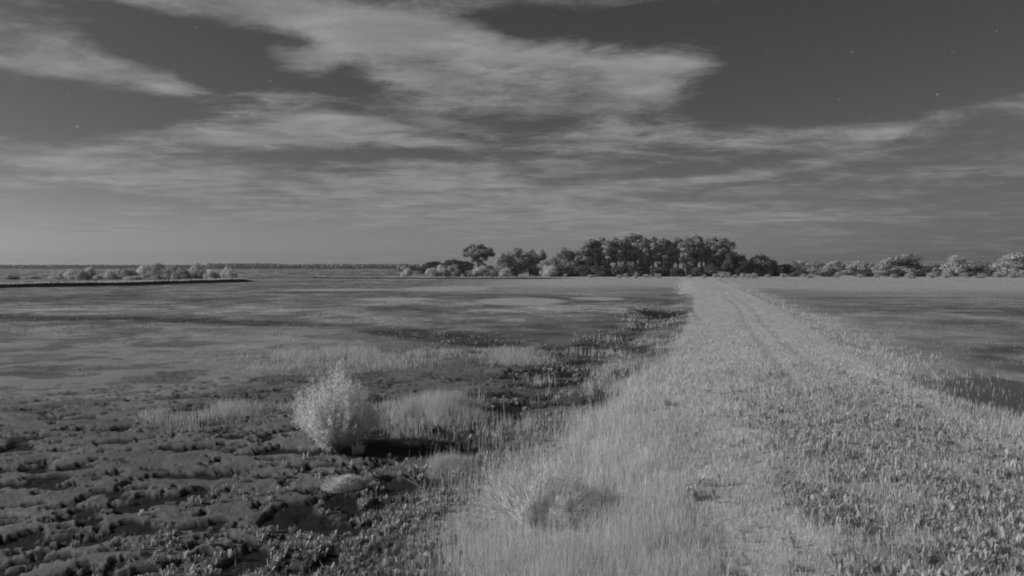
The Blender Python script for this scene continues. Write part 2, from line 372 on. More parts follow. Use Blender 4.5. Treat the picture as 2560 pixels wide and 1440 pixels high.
# ------------------------------------------------------------------ grass
def sample(n, d0, d1, spread=47):
    D = np.exp(RNG.uniform(math.log(d0), math.log(d1), n)); a = np.radians(RNG.uniform(-spread, spread, n))
    return D * np.sin(a), D * np.cos(a)
def blades(x, y, z, h, w, lean=.25, segs=2, az=None, leanv=None, width_top=.6):
    n = len(x)
    if az is None: az = RNG.uniform(0, 2 * math.pi, n)
    fa = RNG.uniform(0, 2 * math.pi, n)
    ln = np.abs(RNG.normal(0, lean, n)) if leanv is None else leanv
    P = np.stack([x, y, z], -1); side = np.stack([np.cos(fa), np.sin(fa), np.zeros(n)], -1) * (w / 2)[:, None]
    ld = np.stack([np.cos(az), np.sin(az), np.zeros(n)], -1)
    up = np.array([0, 0, 1.0])
    tip = P + up * (h * np.cos(np.minimum(ln, 1.3)))[:, None] + ld * (h * np.sin(np.minimum(ln, 1.3)))[:, None]
    if segs == 1:
        Vv = np.stack([P - side, P + side, tip], 1).reshape(-1, 3)
        i = np.arange(n)[:, None] * 3
        return Vv, i + np.array([[0, 1, 2]])
    mid = P + up * (h * .55)[:, None] + ld * (h * .18 * ln / .3)[:, None]
    Vv = np.stack([P - side, P + side, mid - side * width_top, mid + side * width_top, tip], 1).reshape(-1, 3)
    i = np.arange(n)[:, None] * 5
    Tt = np.concatenate([i + np.array([[0, 1, 3]]), i + np.array([[0, 3, 2]]), i + np.array([[2, 3, 4]])])
    return Vv, Tt
def join(parts):
    Vs, Ts, o = [], [], 0
    for v, t in parts:
        Vs.append(v); Ts.append(t + o); o += len(v)
    return np.concatenate(Vs), np.concatenate(Ts)
def pxw(D, k=1.0):          # blade width grows with distance so that far blades stay visible clumps
    return np.maximum(.006, k * .0011 * D)
def keep(x, y, p):
    k = RNG.uniform(0, 1, len(x)) < p
    return x[k], y[k]

# short grass on the track
x, y = sample(700000, 9.5, 260); s = road_s(x, y); f = fields(x, y)
p = (1 - sstep(4.4, 5.2, np.abs(s))) * (1 - .35 * f['rut']) * (.55 + .6 * (fbm(x * .9, y * .9, 121) - .3)) * (1 - .2 * f['weedy'])
x, y = keep(x, y, np.clip(p, 0, 1)); D = np.hypot(x, y); s = road_s(x, y)
h = (.10 + .14 * RNG.random(len(x))) * (.7 + .9 * fbm(x * .7, y * .7, 123)) * (1 - .25 * np.abs(s) / 4.5) * (1 - .5 * sstep(25, 60, D))
v, t = blades(x, y, gz(x, y) - .02, h, pxw(D, .85), .5, 1)
tag(link('track_grass', mesh_np('track_grass', v, t, MAT_PALE)), 'short pale grass covering the raised track', 'grass', kind='stuff')
print('track grass', len(x))

# tall grass on the slopes beside the track
x, y = sample(620000, 9.5, 230); s = road_s(x, y); f = fields(x, y); D = np.hypot(x, y)
vb = verge_l(D); wl = 1 - sstep(-3.0, 1.0, -s - vb + 4.5 * (fbm(x * .3, y * .3, 131) - .5))
left = sstep(3.6, 4.6, -s) * wl * (.5 + .5 * (1 - sstep(40, 80, D)))
left = left + .45 * f['rag'] * sstep(16, 22, D) * sstep(.50, .58, fbm(x * .55, y * .4, 139))
right = .05 * f['rpool'] + sstep(4.3, 4.8, s) * (1 - sstep(5.0, 11, s + 3 * (fbm(x * .5, y * .5, 133) - .5))) ** 2
p = np.clip((left + right * .9), 0, 1) * (.35 + .9 * sstep(.35, .6, fbm(x * .8, y * .8, 135))) * (1 - .9 * f['pit_and_shadow'])
k = RNG.random(len(x)) < np.clip(p, 0, 1); x, y, s, D = x[k], y[k], s[k], D[k]
h = (.22 + .38 * RNG.random(len(x))) * (.55 + .8 * fbm(x * .5, y * .5, 137)) * np.where(s > 0, .75, 1) * (1 - .35 * sstep(30, 80, D)) * (.5 + .5 * sstep(3.6, 6, np.abs(s)))
v, t = blades(x, y, gz(x, y) - .02, h, pxw(D, .62), .30, 2)
tag(link('verge_grass', mesh_np('verge_grass', v, t, MAT_PALE)), 'tall pale grass on the slopes beside the track', 'grass', kind='stuff')
print('verge grass', len(x))

# upright marsh grass stands on the left flat
STANDS = [((930, 1215, 985, 1084), .8, 1.8), ((340, 740, 1005, 1078), .5, .5), ((500, 1240, 866, 936), .5, 1.7), ((1180, 1400, 868, 925), .5, .7), ((1000, 1200, 1150, 1195), .45, .5)]
parts = []
for (q, hh, dens) in STANDS:
    near = pg((q[0] + q[1]) / 2, q[3]); far = pg((q[0] + q[1]) / 2, q[2]); n = int(38000 * dens)
    cy = (near[1] + far[1]) / 2; ry = (far[1] - near[1]) / 2 * 1.3; cx = ((q[0] + q[1]) / 2 - 1280) / F * cy; rx = (q[1] - q[0]) / 2 / F * cy * 1.3
    x = RNG.uniform(cx - rx, cx + rx, n); y = RNG.uniform(cy - ry, cy + ry, n)
    x, y = keep(x, y, epx(x, y, q, rough=.5, seed=141, sc=.5, soft=.1) * sstep(.3, .55, fbm(x * .9, y * .9, 143)))
    D = np.hypot(x, y); h = hh * (.4 + .6 * RNG.random(len(x))) * (.45 + .6 * epx(x, y, q, rough=.5, seed=141, sc=.5, soft=.1))
    parts.append(blades(x, y, gz(x, y) - .02, h, pxw(D, .45), .22, 2))
v, t = join(parts)
tag(link('marsh_grass', mesh_np('marsh_grass', v, t, mat('stand_grass', .60, .2, .8, .9, .45, .25))), 'stands of upright pale marsh grass on the left flat', 'grass', kind='stuff')

# low marsh turf over the flats on both sides
x, y = sample(640000, 9.5, 330); f = fields(x, y); s = f['s']; D = f['D']
p = .6 * sstep(.50, .60, fbm(x * .3, y * .36, 117, 5, .6)) + .22 * sstep(.5, .65, fbm(x * .5, y * .5, 153))
shelf = sstep(-.8, .6, -s - verge_l(D)) * (1 - sstep(10.2, 11.8, -s + 2.5 * (fbm(x * .5, y * .5, 157) - .5))) * (1 - sstep(20, 26, D))
p = p * (1 - .93 * f['mud']) + .75 * shelf * (1 - f['pit_and_shadow']) * sstep(.36, .5, fbm(x * .9, y * .9, 159))
p = p * (1 - .9 * f['pool']) * (1 - f['rpool']) * (1 - f['wet']) * (1 - sstep(-5, -4.5, -np.abs(s))) * (1 - .6 * f['ditch']) * (1 - .5 * f['creek'])
k = RNG.random(len(x)) < p; x, y, D, s = x[k], y[k], D[k], s[k]
h = (.05 + .12 * RNG.random(len(x))) * (1 + .5 * shelf[k]) * (.6 + .9 * fbm(x * .3, y * .3, 155))
v, t = blades(x, y, gz(x, y) - .02, h, pxw(D, .75), .5, 1)
tag(link('marsh_turf', mesh_np('marsh_turf', v, t, MAT_MID)), 'low grey turf scattered over the flat marsh', 'turf', kind='stuff')
print('turf', len(x))

# leafy weeds: rosettes of paddle leaves
def rosettes(x, y, hmin, hmax, nl, wid=.16, lean=(.15, .75)):
    n = len(x); D = np.hypot(x, y); z = gz(x, y) - .01
    parts_x = np.repeat(x, nl) + RNG.normal(0, .03, n * nl); parts_y = np.repeat(y, nl) + RNG.normal(0, .03, n * nl)
    z = np.repeat(z, nl); h = np.repeat(RNG.uniform(hmin, hmax, n), nl) * RNG.uniform(.6, 1.1, n * nl)
    az = RNG.uniform(0, 2 * math.pi, n * nl); ln = RNG.uniform(*lean, n * nl)
    w = h * wid * RNG.uniform(.7, 1.3, n * nl)
    P = np.stack([parts_x, parts_y, z], -1); ld = np.stack([np.cos(az), np.sin(az), 0 * az], -1); sd_ = np.stack([-np.sin(az), np.cos(az), 0 * az], -1)
    up = np.array([0, 0, 1.0])
    def pt(k, l): return P + up * (h * k * np.cos(ln * l))[:, None] + ld * (h * k * np.sin(ln * l))[:, None]
    m = pt(.55, .7); m2 = pt(.85, .9); tip = pt(1.0, 1.15)
    Vv = np.stack([P - sd_ * (w * .15)[:, None], P + sd_ * (w * .15)[:, None], m - sd_ * (w * .5)[:, None], m + sd_ * (w * .5)[:, None], m2 - sd_ * (w * .45)[:, None], m2 + sd_ * (w * .45)[:, None], tip], 1).reshape(-1, 3)
    i = np.arange(n * nl)[:, None] * 7
    Tt = np.concatenate([i + np.array([q]) for q in ([0, 1, 3], [0, 3, 2], [2, 3, 5], [2, 5, 4], [4, 5, 6])])
    return Vv, Tt
x, y = sample(120000, 9.5, 60, 46); s = road_s(x, y); D = np.hypot(x, y)
p = fields(x, y)['weedy'] * sstep(.3, .5, fbm(x * .9, y * .9, 161)) + .04 * (np.abs(s) < 4)
x, y = keep(x, y, p * .55)
k = RNG.random(len(x)) < .3
v, t = join([rosettes(x[k], y[k], .12, .29, 8, .17, (0, .6)), rosettes(x[~k], y[~k], .04, .14, 7, .24, (.1, 1.0))])
tag(link('leafy_weeds', mesh_np('leafy_weeds', v, t, MAT_LEAFY)), 'low leafy weeds crowding the right half of the track', 'weeds', kind='stuff')
print('weeds', len(x))
# weeds on the broken mud along the ditch
x, y = sample(90000, 9.5, 110, 46); f = fields(x, y); D = f['D']
dd = polyd(DITCH, x, y)
p = (1 - sstep(1.2, 4.2, dd + 2.2 * (fbm(x * .6, y * .6, 165) - .5))) * sstep(.44, .6, fbm(x * .9, y * .9, 163)) * (1 - f['pit_and_shadow']) + .9 * (1 - sstep(2, 5, polyd(CREEK, x, y))) * sstep(.46, .58, fbm(x * .9, y * .9, 163))
sh = sstep(-.8, .6, -f['s'] - verge_l(D)) * (1 - sstep(10.2, 12.2, -f['s'])) * (1 - sstep(20, 26, D)) * (1 - f['pit_and_shadow'])
x, y = keep(x, y, np.clip(np.clip(p, 0, 1) * .5 + .3 * sh, 0, 1))
v, t = rosettes(x, y, .05, .18, 8, .26, (0, .7))
tag(link('mud_weeds', mesh_np('mud_weeds', v, t, mat('mud_weed', .46, .3, .6, .9, .25, .4))), 'clumps of small weeds on the broken mud along the ditch', 'weeds', kind='stuff')
print('mud weeds', len(x))

# straw litter lying on the mud and on the track
x, y = sample(60000, 9.5, 45, 46); f = fields(x, y); s = f['s']
p = .10 * f['mud'] * sstep(.4, .6, fbm(x * .5, y * .5, 191)) + .35 * f['weedy'] * sstep(.42, .6, fbm(x * .6, y * .6, 193)) + .3 * f['ditch'] * (1 - f['pit_and_shadow'])
x, y = keep(x, y, p * .6); n = len(x)
v, t = blades(x, y, gz(x, y) + .012, RNG.uniform(.05, .22, n), RNG.uniform(.008, .02, n), .5, 1, leanv=RNG.uniform(1.1, 1.3, n))
tag(link('straw_litter', mesh_np('straw_litter', v, t, mat('straw_litter', .45, .2, 5, .9, .2, .35))), 'scattered bits of dead straw lying on the mud and track', 'litter', kind='stuff')

# ------------------------------------------------------------------ banks
def bank(name, pts, hgt, wtop, wback, label, seed):
    P = np.array(pts, float); seg = np.hypot(*(P[1:] - P[:-1]).T); L = np.concatenate([[0], np.cumsum(seg)])
    u = np.linspace(0, L[-1], int(L[-1] / .9)); px = np.interp(u, L, P[:, 0]); py = np.interp(u, L, P[:, 1])
    tx = np.gradient(px); ty = np.gradient(py); l = np.hypot(tx, ty); tx /= l; ty /= l
    nx, ny = -ty, tx                                          # towards the back of the bank (left of travel)
    taper = sstep(0, 14, L[-1] - u) * .92 + .08
    prof = [(-.5, -.3), (-.1, .15), (.15, .7), (.35, .97), (.8, 1.0), (wtop, 1.02), (wtop + wback * .5, .55), (wtop + wback, -.25)]
    Vv = []
    for j, (o, hh) in enumerate(prof):
        wob = (vnoise(u * .35, u * 0 + j * .3, seed) - .5) * .9 + (vnoise(u * 1.1, u * 0 + j, seed + 4) - .5) * .35
        hz = hgt * hh * taper * (1 + .25 * (vnoise(u * .2, u * 0, seed + 9) - .5)) if hh > 0 else np.full(len(u), hgt * hh)
        Vv.append(np.stack([px + nx * (o + wob * (j < 5)), py + ny * (o + wob * (j < 5)), hz], -1))
    Vv = np.stack(Vv, 1); n, m = Vv.shape[:2]; ix = np.arange(n * m).reshape(n, m)
    Qd = np.stack([ix[:-1, :-1], ix[1:, :-1], ix[1:, 1:], ix[:-1, 1:]], -1).reshape(-1, 4)
    o = link(name, mesh_np(name, Vv.reshape(-1, 3), Qd, MAT_BANK, True)); tag(o, label, kind='structure')
    # grass lip on the top
    k = int(L[-1] * 55); uu = RNG.uniform(0, L[-1] - 2, k); off = RNG.uniform(.25, wtop + wback * .8, k)
    gx = np.interp(uu, L, P[:, 0]) + np.interp(uu, u, nx) * off; gy = np.interp(uu, L, P[:, 1]) + np.interp(uu, u, ny) * off
    tz = np.where(off < wtop, 1.0, 1.02 - (off - wtop) / wback * 1.1)
    g = hgt * tz * np.interp(uu, u, taper) - .08
    v, t = blades(gx, gy, g, RNG.uniform(.2, .65, k), np.full(k, .28), .3, 1)
    return v, t
b1 = [(-300, -60), (-190, 70), (-150, 118), (-118, 158), (-106, 184), (-95, 212), (-84, 238)]
b1 = [pg(-1500, 790), pg(-500, 745), pg(0, 720), pg(160, 717), pg(330, 713.5), pg(480, 709), pg(600, 705.5), pg(648, 703)]
v1, t1 = bank('marsh_bank', b1, .95, 3.5, 9, 'long dark peat bank edged with pale grass, left of the flat', 5)
b2 = [pg(780, 695.5), pg(900, 696), pg(1050, 697), pg(1200, 697.3), pg(1330, 697.3), pg(1440, 696.5)]
v2, t2 = bank('marsh_bank', b2, .55, 4, 12, 'low distant bank below the round tree and bushes', 6)
v, t = join([(v1, t1), (v2, t2)])
tag(link('bank_grass', mesh_np('bank_grass', v, t, MAT_PALE)), 'pale grass fringe along the tops of the marsh banks', 'grass', kind='stuff')

# ------------------------------------------------------------------ plants: generic crown of leaf faces
def leaf_cloud(cent, rad_, n, size, flat=1.0, shell=.55, droop=0.0):
    """n leaf quads in each of the clumps (cent, rad_)"""
    out = []
    for c, r in zip(cent, rad_):
        d = RNG.normal(0, 1, (n, 3)); d /= np.linalg.norm(d, axis=1)[:, None]
        rr = r * (shell + (1 - shell) * RNG.random(n)) ** .8
        p = c + d * rr[:, None] * np.array([1, 1, flat])
        nn = d + RNG.normal(0, .4, (n, 3)); nn /= np.linalg.norm(nn, axis=1)[:, None]
        a = np.cross(nn, RNG.normal(0, 1, (n, 3))); a /= np.linalg.norm(a, axis=1)[:, None]; b = np.cross(nn, a)
        sz = size * RNG.uniform(.6, 1.4, n)[:, None]
        Vv = np.stack([p - a * sz, p + b * sz * .6, p + a * sz, p - b * sz * .6], 1)
        out.append(Vv)
    Vv = np.concatenate(out).reshape(-1, 3); T = np.arange(len(Vv)).reshape(-1, 4)
    return Vv, T
def tube(path, radii, k=6):
    path = np.array(path, float); n = len(path); Vv = []
    for i in range(n):
        t = path[min(i + 1, n - 1)] - path[max(i - 1, 0)]; t /= np.linalg.norm(t) + 1e-9
        a = np.cross(t, [0.3, 1, .1]); a /= np.linalg.norm(a); b = np.cross(t, a)
        for j in range(k):
            q = 2 * math.pi * j / k; Vv.append(path[i] + radii[i] * (math.cos(q) * a + math.sin(q) * b))
    Q = [(i * k + j, i * k + (j + 1) % k, (i + 1) * k + (j + 1) % k, (i + 1) * k + j) for i in range(n - 1) for j in range(k)]
    return np.array(Vv), np.array(Q)
R = random.Random(3)
def proto_pine(h, seed, crown=.5, wid=4.2, size=.42):
    r = random.Random(seed); tr = []
    bend = [r.uniform(-.5, .5), r.uniform(-.5, .5)]
    path = [(bend[0] * (q ** 2), bend[1] * q, h * q - .3 * (q == 0)) for q in np.linspace(0, .97, 8)]
    tr.append(tube(path, [.34 - .28 * q for q in np.linspace(0, 1, 8)]))
    cents, rads = [], []
    z0 = h * (1 - crown)
    for i in range(30):
        q = r.random(); z = z0 + (h * .96 - z0) * q
        spread = wid * .5 * (1 - .75 * max(0, q - .55) / .45) * (.5 + .5 * min(1, q / .2 + .3))
        a = r.uniform(0, 6.28); rr = spread * (.25 + .75 * r.random())
        c = np.array([rr * math.cos(a), rr * math.sin(a), z]); cents.append(c); rads.append(r.uniform(.75, 1.45) * wid / 5)
        if i < 14: tr.append(tube([(bend[0] * (z / h) ** 2, bend[1] * z / h, z - .5), c * .6 + np.array([0, 0, z * .4 - .1]), c], [.09, .06, .03], 4))
    for i in range(5):      # a few dead stubs below the crown
        z = h * r.uniform(.25, .5); a = r.uniform(0, 6.28); tr.append(tube([(0, 0, z), (math.cos(a) * 1.2, math.sin(a) * 1.2, z + .3)], [.06, .02], 4))
    return join(tr), leaf_cloud(np.array(cents), np.array(rads) * 1.1, 120, size * .8, 1.25, .3)
def proto_broad(h, w, seed, base=.1, n=28, size=.32, leaf=170):
    r = random.Random(seed); tr = []
    th_ = h * .45
    tr.append(tube([(0, 0, -.3), (.1, 0, th_ * .5), (0, .15, th_), (.1, 0, h * .75)], [.3, .25, .18, .06]))
    cents, rads = [], []
    for i in range(n):
        q = r.random() ** .8; z = h * (base + (.93 - base) * q)
        prof = math.sin(math.pi * min(1, (.18 + .82 * q))) ** .6 if q < .98 else .2
        a = r.uniform(0, 6.28); rr = w * .5 * prof * math.sqrt(r.random()) * .86
        c = np.array([rr * math.cos(a), rr * math.sin(a), z]); cents.append(c); rads.append(r.uniform(.13, .24) * min(w, h) + .15)
        if i % 3 == 0: tr.append(tube([(0, 0, min(z * .6, th_)), c * .55 + np.array([0, 0, z * .3]), c], [.10, .06, .02], 4))
    return join(tr), leaf_cloud(np.array(cents), rads, leaf, size, .9, .45)
def proto_round(h, w, seed, size=.26, n=16, leaf=170):
    r = random.Random(seed); tr = []
    cents, rads = [], []
    for i in range(n):
        a = r.uniform(0, 6.28); q = r.random(); e = math.asin(q)
        k = .25 + .5 * math.sqrt(r.random())
        c = np.array([w * .5 * k * math.cos(e) * math.cos(a), w * .5 * k * math.cos(e) * math.sin(a), h * (.08 + .84 * q * k)])
        cents.append(c); rads.append(r.uniform(.18, .3) * min(w, h) + .06)
        if i % 2 == 0: tr.append(tube([(.05 * math.cos(a), .05 * math.sin(a), -.15), c * .5, c], [.06, .04, .02], 4))
    return join(tr), leaf_cloud(np.array(cents), rads, leaf, size, .9, .45)
PROTO = {}
def proto(kind, i):
    key = (kind, i)
    if key in PROTO: return PROTO[key]
    if kind == 'pine': g = proto_pine(20, 100 + i, [.56, .48, .64, .5, .6][i % 5], [4.6, 4.0, 5.2, 4.4, 4.8][i % 5]); leaf = MAT_PINE
    elif kind == 'canopy': g = proto_lolly(15); leaf = MAT_BROAD
    elif kind == 'broad': g = proto_broad(10, 9, 200 + i); leaf = MAT_BROAD
    elif kind == 'dark': g = proto_broad(10, 9, 300 + i, .02, 40); leaf = MAT_DARKLEAF
    elif kind == 'pale': g = proto_broad(10, 9, 400 + i, .05, 34); leaf = MAT_PALELEAF
    elif kind == 'bush': g = proto_round(6, 7, 500 + i); leaf = MAT_BUSH
    elif kind == 'greybush': g = proto_round(6, 7, 600 + i); leaf = MAT_GREYBUSH
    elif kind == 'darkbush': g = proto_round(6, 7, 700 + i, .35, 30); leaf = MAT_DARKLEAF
    elif kind == 'sapling': g = proto_round(3, 2.4, 800 + i, .13, 10, 70); leaf = MAT_PALELEAF
    (tv, tt), (lv, lt) = g
    z1 = lv[:, 2].max(); w1 = (np.percentile(lv[:, 0], 99) - np.percentile(lv[:, 0], 1))
    PROTO[key] = (mesh_np(kind + '_trunk', tv, tt, MAT_BARK, True), mesh_np(kind + '_crown', lv, lt, leaf), z1, w1)
    return PROTO[key]
def proto_lolly(h):
    r = random.Random(77)
    tr = [tube([(0, 0, -.3), (.1, 0, h * .3), (0, .1, h * .6), (0, 0, h * .85)], [.42, .36, .28, .12], 7)]
    cents, rads = [], []
    for i in range(60):
        a = r.uniform(0, 6.28); k = math.sqrt(r.random()); q = r.random()
        c = np.array([4.9 * k * math.cos(a), 4.9 * k * math.sin(a), h * (.60 + .33 * q * math.sqrt(max(0, 1 - .75 * k * k)))])
        cents.append(c); rads.append(r.uniform(.8, 1.4))
        if i % 2 == 0: tr.append(tube([(0, 0, h * .5), c * .6 + np.array([0, 0, h * .2]), c], [.16, .1, .03], 4))
    for i in range(10):
        a = r.uniform(0, 6.28); k = r.random()
        c = np.array([3.6 * k * math.cos(a) + .6, 3.2 * k * math.sin(a), h * r.uniform(.33, .58)]); cents.append(c); rads.append(r.uniform(.6, 1.1))
        tr.append(tube([(0, 0, c[2] - .8), c], [.1, .03], 4))
    return join(tr), leaf_cloud(np.array(cents), rads, 80, .4, .85, .4)
VAR = {'pine': 5, 'broad': 4, 'dark': 4, 'pale': 4, 'bush': 4, 'greybush': 4, 'darkbush': 3, 'sapling': 4, 'canopy': 1}
cnt = {}
def plant(name, kind, px, top, width, D, label, cat, group, trunk='trunk', crown='crown', pyb=None):
    """stands on the ground at distance D (metres) in the direction of photo column px; height from the photo row of its top"""
    i = cnt.get(kind, 0); cnt[kind] = i + 1
    tm, cm, z1, w1 = proto(kind, i % VAR[kind])
    d = pdir(px, 690); x = d.x / d.y * D; y = D
    z = gzs(x, y)
    dt = pdir(px, top); ztop = CAMZ + dt.z / dt.y * D
    hh = max(.6, ztop - z); ww = width / F * D
    sz = hh / z1; sxy = ww / w1
    o = empty(name, (x, y, z), R.uniform(0, 6.28) if kind != 'canopy' else 0, (sxy, sxy, sz))
    tag(o, label, cat, group)
    link(trunk, tm, o); link(crown, cm, o)
    return o
ORD = ['first', 'second', 'third', 'fourth', 'fifth', 'sixth', 'seventh', 'eighth', 'ninth', 'tenth', 'eleventh', 'twelfth', 'thirteenth', 'fourteenth', 'fifteenth', 'sixteenth', 'seventeenth', 'eighteenth', 'nineteenth', 'twentieth', 'twenty-first', 'twenty-second', 'twenty-third', 'twenty-fourth']

# the tall grove, front row
PX = [(1462, 612), (1482, 601), (1502, 597), (1522, 603), (1542, 598), (1562, 594), (1588, 586), (1608, 598), (1632, 594), (1652, 600), (1674, 603), (1695, 598), (1716, 597), (1742, 590), (1764, 600), (1786, 596), (1806, 598), (1824, 608)]
for i, (px, top) in enumerate(PX):
    w_ = 34 if i % 3 else 42
    side = 'leftmost tall pine of the dense grove' if i == 0 else 'rightmost tall pine of the dense grove' if i == len(PX) - 1 else 'tallest pine of the grove, rising above its neighbours' if i == 6 else 'tall pine in the front of the grove, %s from its left end' % ORD[i]
    plant('pine_tree', 'pine', px, top - 5, w_, 384 + R.uniform(-4, 5), side, 'tree', 'pines in the front of the grove')
for i in range(15):
    px = 1468 + i * 24 + R.uniform(-6, 6)
    plant('pine_tree', 'pine', px, 606 + R.uniform(-6, 8), 44, 404 + R.uniform(-5, 10), 'tall pine standing behind the front pines of the grove', 'tree', 'pines in the back of the grove')
# broadleaf filling between the trunks, dark understorey in front
for i, (px, top, w_, kd) in enumerate([(1472, 640, 50, 'pale'), (1510, 646, 46, 'broad'), (1556, 648, 44, 'broad'), (1610, 640, 46, 'broad'), (1662, 650, 44, 'broad'), (1722, 650, 40, 'broad'), (1775, 645, 44, 'dark')]):
    plant('broadleaf_tree', kd, px, top, w_, 398, ('pale leafy' if kd == 'pale' else 'dark leafy' if kd == 'dark' else 'leafy') + ' tree among the grove pines, %s from the left' % ORD[i], 'tree', 'leafy trees among the grove pines')
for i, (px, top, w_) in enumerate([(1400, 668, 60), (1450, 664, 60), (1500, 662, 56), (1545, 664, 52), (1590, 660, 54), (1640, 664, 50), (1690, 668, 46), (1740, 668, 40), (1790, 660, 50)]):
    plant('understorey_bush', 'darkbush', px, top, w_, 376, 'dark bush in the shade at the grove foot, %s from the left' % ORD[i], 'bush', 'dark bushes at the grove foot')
for px, top, w_, lab in [(1848, 634, 46, 'dark leafy tree on the right shoulder of the grove'), (1862, 652, 40, 'lower dark tree ending the grove on its right'), (1826, 630, 50, 'dark broad tree against the last pine of the grove')]:
    plant('broadleaf_tree', 'dark', px, top, w_, 378, lab, 'tree', 'dark trees at the right end of the grove')

# trees left of the grove
plant('round_headed_tree', 'canopy', 1194, 609, 74, 392, 'tall tree with a round head standing clear above the bushes', 'tree', None)
for px, top, w_, kd, D_, lab in [
    (1256, 630, 46, 'pale', 382, 'pale tree just right of the round-headed tree'), (1292, 618, 62, 'broad', 386, 'dark rounded tree between the round-headed tree and the grove'),
    (1325, 622, 50, 'broad', 390, 'spreading tree with a visible trunk, left of two pale trees'), (1352, 620, 34, 'pale', 396, 'slim pale tree in the gap left of the grove'),
    (1380, 640, 56, 'pale', 380, 'pale bushy tree before the gap left of the grove'), (1412, 616, 54, 'broad', 388, 'tall leafy tree next to the left end of the grove'), (1440, 622, 50, 'broad', 392, 'leafy tree touching the leftmost grove pine'),
    (1085, 652, 70, 'dark', 560, 'dark tree at the left of the far clump behind the bushes'), (1128, 648, 74, 'dark', 560, 'dark tree in the middle of the far clump behind the bushes'), (1160, 652, 60, 'dark', 560, 'dark tree of the far clump, next to the round-headed tree'),
    (1225, 662, 46, 'broad', 384, 'low dark tree under the round head on its right')]:
    plant('broadleaf_tree', kd, px, top, w_, D_, lab, 'tree', 'trees left of the grove')
for px, top, w_, kd, lab in [(1018, 667, 28, 'bush', 'single pale round bush farthest left on the low bank'), (1078, 667, 28, 'bush', 'second pale round bush from the left on the low bank'),
    (1103, 660, 32, 'bush', 'pale bush in front of the dark far clump'), (1134, 659, 36, 'greybush', 'grey bush in front of the dark far clump'), (1172, 675, 22, 'greybush', 'small grey bush left of the round-headed tree'),
    (1192, 666, 34, 'bush', 'pale bush at the foot of the round-headed tree'), (1228, 674, 30, 'greybush', 'small grey bush right of the round-headed tree'), (1262, 668, 34, 'bush', 'pale bush below the pale tree'),
    (1376, 662, 36, 'bush', 'bright bush in front of the pale bushy tree')]:
    plant('round_bush', kd, px, top, w_, 366, lab, 'bush', 'bushes along the low bank', 'stems', 'foliage')

# trees right of the grove
for px, top, w_, kd, D_, lab in [
    (1902, 632, 58, 'broad', 385, 'rounded dark tree standing alone right of the grove'), (1930, 648, 56, 'dark', 384, 'low dark tree on the right flank of the lone rounded tree'), (1962, 658, 50, 'dark', 388, 'small dark tree right of the lone rounded tree'),
    (1984, 651, 40, 'broad', 420, 'grey tree behind the small dark tree'), (2010, 650, 50, 'pale', 470, 'pale far tree, first in the row right of the grove'), (2042, 652, 46, 'broad', 440, 'grey tree, second in the row right of the grove'),
    (2088, 650, 54, 'pale', 420, 'pale round-topped tree, third in the row right of the grove'), (2118, 660, 42, 'broad', 440, 'low grey tree right of the third one'), (2146, 650, 52, 'pale', 415, 'pale round-topped tree, fourth in the row right of the grove'),
    (2182, 656, 42, 'broad', 430, 'low grey tree left of the broad domed tree'), (2210, 650, 50, 'pale', 405, 'pale tree touching the broad domed tree'), (2262, 633, 96, 'broad', 395, 'broad domed tree, biggest on the right'),
    (2330, 656, 60, 'broad', 410, 'low spreading tree right of the broad domed tree'), (2388, 636, 56, 'pale', 375, 'bright upright tree between two dark low ones'), (2438, 650, 70, 'broad', 385, 'dark low tree right of the bright upright tree'),
    (2488, 654, 60, 'broad', 380, 'grey low tree left of the tree at the right edge'), (2542, 630, 100, 'pale', 360, 'large pale tree at the right edge of the photo'), (2630, 645, 90, 'broad', 370, 'tree beyond the right edge of the view')]:
    plant('broadleaf_tree', kd, px, top, w_, D_, lab, 'tree', 'trees right of the grove')
for i, (px, top, w_) in enumerate([(2000, 674, 44), (2070, 676, 40), (2160, 675, 40), (2240, 672, 44), (2290, 676, 44), (2420, 672, 46), (2480, 668, 40)]):
    plant('understorey_bush', 'darkbush', px, top, w_, 370, 'dark bush under the right-hand trees, %s from the left' % ORD[i], 'bush', 'dark bushes under the right-hand trees', 'stems', 'foliage')
# young bushes along the field edge
SAP = [(1414, 683), (1478, 686), (1548, 686), (1566, 683), (1589, 679), (1620, 685), (1645, 683), (1724, 686), (1762, 685), (1790, 684), (1806, 678), (1820, 680), (1838, 685), (1858, 682), (1872, 684), (1886, 682), (1920, 684), (1960, 683), (2008, 683), (2026, 684), (2090, 684), (2150, 684), (2192, 684), (2236, 685), (2278, 680), (2332, 682), (2368, 678), (2412, 682), (2450, 682), (2500, 678), (2535, 676), (2556, 674)]
for i, (px, top) in enumerate(SAP):
    w_ = 14 + (i * 7) % 9 + (8 if px > 2200 else 0)
    side = ('pale sapling at the foot of the grove, %s from the left' % ORD[i]) if i < 17 else ('pale sapling before the right-hand trees, %s from the grove' % ORD[i - 17])
    plant('sapling', 'sapling', px, top, w_, 318 + (i * 13) % 24, side, 'sapling', 'saplings along the field edge', 'stems', 'foliage')

